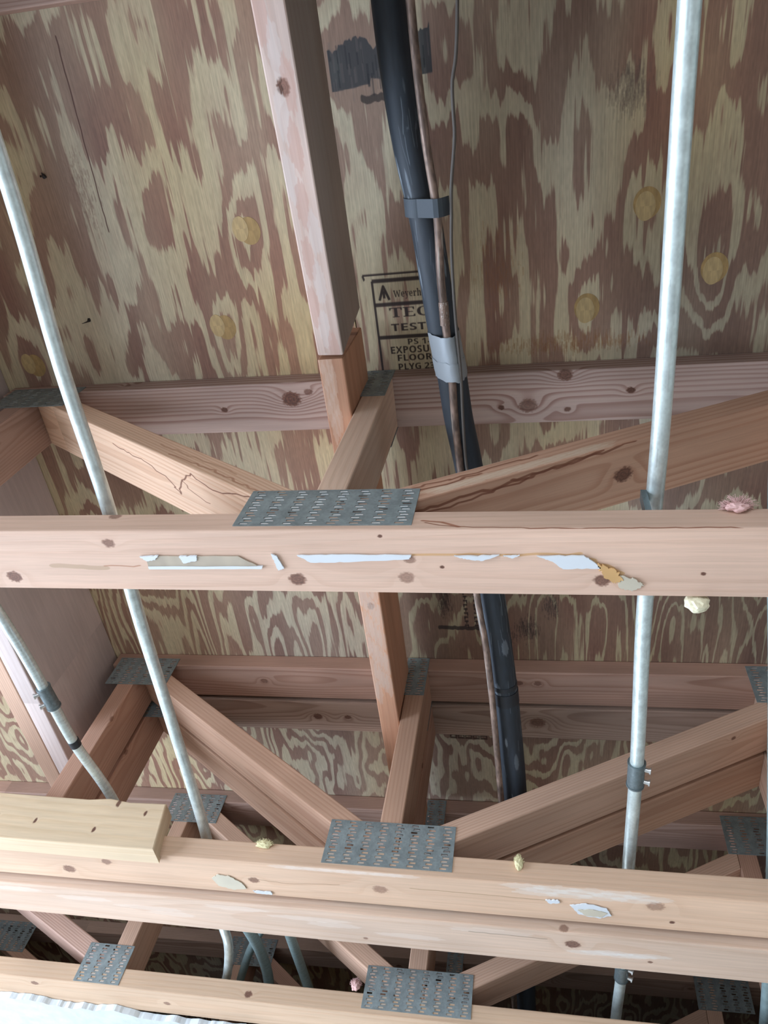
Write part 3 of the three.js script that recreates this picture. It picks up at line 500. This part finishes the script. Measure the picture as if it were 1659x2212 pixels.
{
  const t = thing('copper_pipe', 'thin tarnished copper pipe strapped beneath the black pipe', 'pipe');
  part('copper_tube', tube([[-0.138, 1.03, -0.5], [-0.1329, 1.0018, -0.053], [-0.1304, 0.9933, 0.0188], [-0.1256, 0.9842, 0.096], [-0.1183, 0.975, 0.1739], [-0.1192, 0.9666, 0.2452], [-0.1173, 0.9604, 0.2975], [-0.113, 0.9513, 0.3742], [-0.1126, 0.9449, 0.4291], [-0.1095, 0.9369, 0.497], [-0.0953, 0.911, 0.716], [-0.0859, 0.9001, 0.8089], [-0.0808, 0.8895, 0.8987], [-0.0761, 0.8734, 1.0344], [-0.0735, 0.8625, 1.13], [-0.070, 0.845, 1.5], [-0.070, 0.838, 1.9]], 0.0053, 160, 12), MET.copper, t);
  part('pipe_joint', ring(v3(-0.1177, 0.9613, 0.290), new THREE.Vector3(0.02, -0.118, -1), 0.0064, 0.03), MET.copper, t);
}
solo('cable', tube([[-0.066, 1.06, -0.4], [-0.0805, 1.0, -0.0462], [-0.0859, 0.9934, 0.0089], [-0.0909, 0.9909, 0.0303], [-0.0917, 0.9873, 0.0606], [-0.0916, 0.9845, 0.0847], [-0.0988, 0.9781, 0.1389], [-0.1010, 0.9738, 0.175], [-0.1031, 0.97, 0.2073], [-0.1037, 0.9655, 0.2461], [-0.1033, 0.9593, 0.2981], [-0.1003, 0.9480, 0.3744], [-0.1010, 0.9420, 0.4291], [-0.1000, 0.9335, 0.4967], [-0.093, 0.928, 0.56]], 0.0021, 120, 8), MET.cable, 'thin dark cable beside the black pipe, tucked against the copper', 'cable');
{ // strap round both pipes
  const pts = []; for (let k = 0; k <= 18; k++) { const a = Math.PI * (0.80 + 0.66 * k / 18); pts.push([-0.1400 + Math.cos(a) * 0.0213, 1.0025 + Math.sin(a) * 0.0213]); }
  pts.push([-0.1215, 0.9695], [-0.1160, 0.9690], [-0.1115, 0.9720], [-0.1040, 0.9830]);
  const inner = pts.map(([x, y]) => [x, y]), s = new THREE.Shape(); const off = pts.map(([x, y], i) => { const a = pts[Math.max(0, i - 1)], b = pts[Math.min(pts.length - 1, i + 1)], dx = b[0] - a[0], dy = b[1] - a[1], q = Math.hypot(dx, dy); return [x + dy / q * 0.0012, y - dx / q * 0.0012]; });
  inner.forEach(([x, y], i) => (i ? s.lineTo(x, y) : s.moveTo(x, y))); off.reverse().forEach(([x, y]) => s.lineTo(x, y)); s.closePath();
  const g = new THREE.ExtrudeGeometry(s, { depth: 0.022, bevelEnabled: false }); g.translate(0, EYE, -0.173);
  solo('pipe_strap', g, MET.strap, 'grey metal strap wrapped round the black and copper pipes', 'strap');
}
{ // silver tape round the pipes where the insulation changes
  const t = thing('tape_wrap', 'silver tape wrapped round the pipes just before the truss', 'tape');
  const lay = (d0, d1, r, dx, seed) => {
    const rr = rng(seed), n = 36, m = 6, pos = [], idx = [];
    for (let j = 0; j <= m; j++) for (let i = 0; i <= n; i++) {
      const a = i / n * Math.PI * 2, f = j / m, d = d0 + (d1 - d0) * f + (j === 0 || j === m ? (rr() - 0.5) * 0.003 : 0), X = -0.1197 + (d - 0.35) * 0.126 + dx, q = r * (1 + 0.03 * (rr() - 0.5)), bulge = Math.max(0, -Math.sin(a)) ** 2 * 0.0120;
      pos.push(X + Math.cos(a) * q + bulge * 0.7, EYE + 0.9807 - (d - 0.35) * 0.118 + Math.sin(a) * q - bulge, -d);
    }
    for (let j = 0; j < m; j++) for (let i = 0; i < n; i++) { const k = j * (n + 1) + i; idx.push(k, k + n + 1, k + 1, k + 1, k + n + 1, k + n + 2); }
    const g = new THREE.BufferGeometry(); g.setAttribute('position', new THREE.Float32BufferAttribute(pos, 3)); g.setIndex(idx); g.computeVertexNormals(); return g;
  };
  const tm = MET.tape.clone(); tm.side = THREE.DoubleSide;
  part('tape_layer', lay(0.319, 0.356, 0.0214, 0, 3), tm, t); part('tape_layer', lay(0.354, 0.379, 0.0221, 0, 4), tm, t);
}

// ---------------------------------------------------------------- torn ceiling board and what is left stuck to the timbers
const gyp = new THREE.MeshStandardMaterial({ map: mottle(31, 512, 512, [198, 206, 208], 0.06, 60, 60), roughness: 0.95 });
function panel(poly, t, label, name = 'drywall') {
  const s = new THREE.Shape(poly.map(([x, d]) => new THREE.Vector2(x, d))), g = new THREE.ExtrudeGeometry(s, { depth: t, bevelEnabled: false }); g.rotateX(-Math.PI / 2); g.translate(0, EYE + HB - 0.0008 - t, 0);
  return solo(name, g, gyp, label, 'drywall');
}
{
  const r = rng(55), edge = []; const base = (x) => (x < -0.6 ? 1.652 : 1.665);
  for (let x = RX1 - 0.01; x > RX0 + 0.01; x -= 0.005) { const q = vn(x * 11, 2) * 0.024 + vn(x * 38, 5) * 0.012 + vn(x * 90, 8) * 0.004 + r() * 0.001; edge.push([x, base(x) - 0.018 + q]); }
  panel([[RX0 + 0.01, RD1 - 0.01], ...edge.reverse(), [RX1 - 0.01, RD1 - 0.01]].reverse(), 0.0127, 'white drywall ceiling with a torn edge at the bottom left');
  panel([[RX0 + 0.01, RD0 + 0.01], [RX1 - 0.01, RD0 + 0.01], [RX1 - 0.01, -0.155], [RX0 + 0.01, -0.155]], 0.0127, 'white drywall ceiling behind the viewer');
}
const paperMat = new THREE.MeshStandardMaterial({ color: 0xd3d8db, roughness: 0.95 }), boardMat = new THREE.MeshStandardMaterial({ map: mottle(33, 256, 128, [176, 164, 146], 0.16, 30, 12), roughness: 0.95 }), putty = new THREE.MeshStandardMaterial({ map: mottle(34, 128, 128, [196, 188, 168], 0.12, 10, 10), roughness: 0.95 }), glueMat = new THREE.MeshStandardMaterial({ map: mottle(35, 128, 128, [206, 164, 108], 0.2, 14, 14), roughness: 0.7 });
function scrapShape(pts, t, seed, jit = 0.0012, n = 8) {       // ragged flat piece in (X, D), hanging t below the timber
  const r = rng(seed), s = new THREE.Shape(); let first = true;
  pts.forEach(([x, d], i) => { const [x2, d2] = pts[(i + 1) % pts.length]; for (let k = 0; k < n; k++) { const f = k / n, a = x + (x2 - x) * f + (k ? (r() - 0.5) * jit : 0), b = d + (d2 - d) * f + (k ? (r() - 0.5) * jit : 0); first ? s.moveTo(a, b) : s.lineTo(a, b); first = false; } });
  s.closePath(); const g = new THREE.ExtrudeGeometry(s, { depth: t, bevelEnabled: false }); g.rotateX(-Math.PI / 2); g.translate(0, EYE + HB - 0.0006 - t, 0); return g;
}
function remnant(name, pts, t, mat, label, cat, seed, jit) { return solo(name, scrapShape(pts, t, seed, jit), mat, label, cat, 'scraps stuck under the timbers'); }
{
  const t = thing('drywall_scrap', 'long torn strip of drywall paper with white upper corners, leftmost under the timber', 'paper scrap', [0, 0, 0], 'scraps stuck under the timbers');
  part('paper_backing', scrapShape([[-0.470, 0.4785], [-0.350, 0.4785], [-0.326, 0.4945], [-0.470, 0.4945]], 0.0012, 3), boardMat, t);
  part('white_paper', scrapShape([[-0.470, 0.4930], [-0.322, 0.4925], [-0.324, 0.4965], [-0.470, 0.4968]], 0.0022, 4, 0.0008), paperMat, t);
  part('white_paper', scrapShape([[-0.477, 0.4780], [-0.452, 0.4770], [-0.458, 0.4830], [-0.470, 0.4845]], 0.0024, 5), paperMat, t);
  part('white_paper', scrapShape([[-0.425, 0.4780], [-0.402, 0.4775], [-0.404, 0.4840], [-0.422, 0.4880]], 0.0024, 6), paperMat, t);
}
remnant('paper_scrap', [[-0.277, 0.4775], [-0.220, 0.4765], [-0.142, 0.4775], [-0.145, 0.4830], [-0.215, 0.4870], [-0.262, 0.4875]], 0.0016, paperMat, 'pale blue-white paper strip in the middle under the timber', 'paper scrap', 7);
remnant('paper_scrap', [[-0.094, 0.4785], [-0.070, 0.4790], [-0.044, 0.4775], [-0.062, 0.4850], [-0.080, 0.4830]], 0.0022, paperMat, 'small curled white paper shred between the two larger scraps', 'paper scrap', 8);
remnant('paper_scrap', [[-0.040, 0.4785], [-0.022, 0.4780], [-0.030, 0.4820]], 0.0020, paperMat, 'tiny white paper shred left of the bluish triangular scrap', 'paper scrap', 9);
remnant('paper_scrap', [[-0.004, 0.4790], [0.046, 0.4790], [0.058, 0.4885], [0.064, 0.4955], [0.024, 0.4965], [0.012, 0.4860]], 0.0018, paperMat, 'stepped white paper scrap at the right end of the row', 'paper scrap', 10);
remnant('paper_scrap', [[-0.308, 0.4750], [-0.302, 0.4780], [-0.296, 0.4960], [-0.304, 0.4990], [-0.306, 0.4880]], 0.0016, paperMat, 'small upright white paper sliver beside the knot', 'paper scrap', 11);
remnant('glue_smear', [[0.060, 0.4900], [0.078, 0.4960], [0.088, 0.5120], [0.078, 0.5160], [0.066, 0.5040]], 0.0018, glueMat, 'yellow glue smear beside the stepped paper scrap', 'glue', 12, 0.004);
remnant('putty_smear', [[0.084, 0.5060], [0.100, 0.5100], [0.110, 0.5190], [0.098, 0.5270], [0.084, 0.5220]], 0.0014, putty, 'grey putty patch at the right end of the glue smear', 'putty', 13, 0.003);
remnant('putty_smear', [[-0.552, 1.1420], [-0.538, 1.1300], [-0.518, 1.1320], [-0.500, 1.1480], [-0.494, 1.1640], [-0.520, 1.1700], [-0.545, 1.1620]], 0.0012, putty, 'grey putty patch under the doubled truss, left of its centre plate', 'putty', 14, 0.002);
{
  const t = thing('putty_patch', 'round putty patch with a pale rim under the doubled truss, right side', 'putty', [0, 0, 0], 'scraps stuck under the timbers');
  part('rim', scrapShape([[0.036, 1.128], [0.060, 1.120], [0.090, 1.128], [0.098, 1.146], [0.080, 1.156], [0.050, 1.150]], 0.0010, 21, 0.002), paperMat, t);
  part('filler', scrapShape([[0.048, 1.137], [0.070, 1.133], [0.092, 1.140], [0.084, 1.151], [0.060, 1.151]], 0.0018, 22, 0.002), putty, t);
}
remnant('plaster_speck', [[0.000, 1.120], [0.018, 1.117], [0.022, 1.124], [0.006, 1.128]], 0.0014, paperMat, 'small white plaster speck left of the round putty patch', 'plaster', 23, 0.002);
remnant('plaster_speck', [[-0.484, 1.168], [-0.452, 1.166], [-0.450, 1.1735], [-0.478, 1.174]], 0.0016, paperMat, 'bright white plaster speck at the back edge of the doubled truss', 'plaster', 24, 0.002);
function lump(rx, ry, rz, seed, rough = 0.35) {
  const g = new THREE.IcosahedronGeometry(1, 4), P = g.attributes.position; for (let i = 0; i < P.count; i++) { const x = P.getX(i), y = P.getY(i), z = P.getZ(i), q = 1 - rough / 2 + rough * (0.6 * vn(x * 2.3 + seed, y * 2.3 + z * 1.7) + 0.4 * vn(x * 6 + z * 5, y * 6 + seed)); P.setXYZ(i, x * q * rx, y * q * ry, z * q * rz); } g.computeVertexNormals(); return g;
}
solo('foam_lump', lump(0.013, 0.014, 0.008, 4), new THREE.MeshStandardMaterial({ color: 0xe2ddbe, roughness: 0.9 }), 'pale foam lump hanging behind the paper-strewn timber, right side', 'foam', null, [0.167, EYE + 0.686, -0.5450]);
function tuft(n, rx, ry, rz, len, seed) {        // loose glass-wool fibres round a small core
  const r = rng(seed), gs = [lump(rx, ry, rz, seed, 0.6)];
  for (let k = 0; k < n; k++) { const a = r() * 6.283, e = Math.asin(r() * 2 - 1), d = new THREE.Vector3(Math.cos(a) * Math.cos(e) * rx, Math.abs(Math.sin(e)) * ry, Math.sin(a) * Math.cos(e) * rz), q = d.clone().normalize(); const c = new THREE.CatmullRomCurve3([d.clone().multiplyScalar(0.8), d.clone().addScaledVector(q, len * 0.5).add(new THREE.Vector3((r() - 0.5) * len * 0.5, (r() - 0.3) * len * 0.4, (r() - 0.5) * len * 0.3)), d.clone().addScaledVector(q, len * (0.5 + r() * 0.6)).add(new THREE.Vector3((r() - 0.5) * len, r() * len * 0.5, (r() - 0.5) * len * 0.4))]); gs.push(new THREE.TubeGeometry(c, 5, 0.00022, 4)); }
  return mergeGeometries(gs.map((g) => { const h = g.index ? g.toNonIndexed() : g; h.deleteAttribute('uv'); return h; }));
}
const pink = new THREE.MeshStandardMaterial({ color: 0xdcb4ae, roughness: 1 }), yellow = new THREE.MeshStandardMaterial({ color: 0xe4dcae, roughness: 1 });
solo('insulation_tuft', tuft(240, 0.011, 0.0065, 0.005, 0.007, 3), pink, 'pink insulation tuft on the edge of the paper-strewn timber, right side', 'insulation', 'tufts of insulation', [0.203, EYE + 0.716, -0.441]);
solo('insulation_tuft', tuft(160, 0.009, 0.006, 0.005, 0.006, 5), pink, 'pink insulation tuft cut by the right edge of the picture', 'insulation', 'tufts of insulation', [0.255, EYE + 0.708, -0.441]);
solo('insulation_tuft', tuft(120, 0.013, 0.007, 0.005, 0.003, 6), yellow, 'yellow fluff on the doubled truss, left of its centre plate', 'insulation', 'tufts of insulation', [-0.457, EYE + 0.716, -1.0862]);
solo('insulation_tuft', tuft(100, 0.006, 0.012, 0.005, 0.003, 7), yellow, 'yellow fluff on the doubled truss, right of its centre plate', 'insulation', 'tufts of insulation', [-0.040, EYE + 0.716, -1.082]);
solo('insulation_tuft', tuft(100, 0.009, 0.010, 0.006, 0.004, 8), pink, 'pale pink fluff beside the lowest centre plate', 'insulation', 'tufts of insulation', [-0.370, EYE + 0.733, -1.548]);

renderer.render(scene, camera);
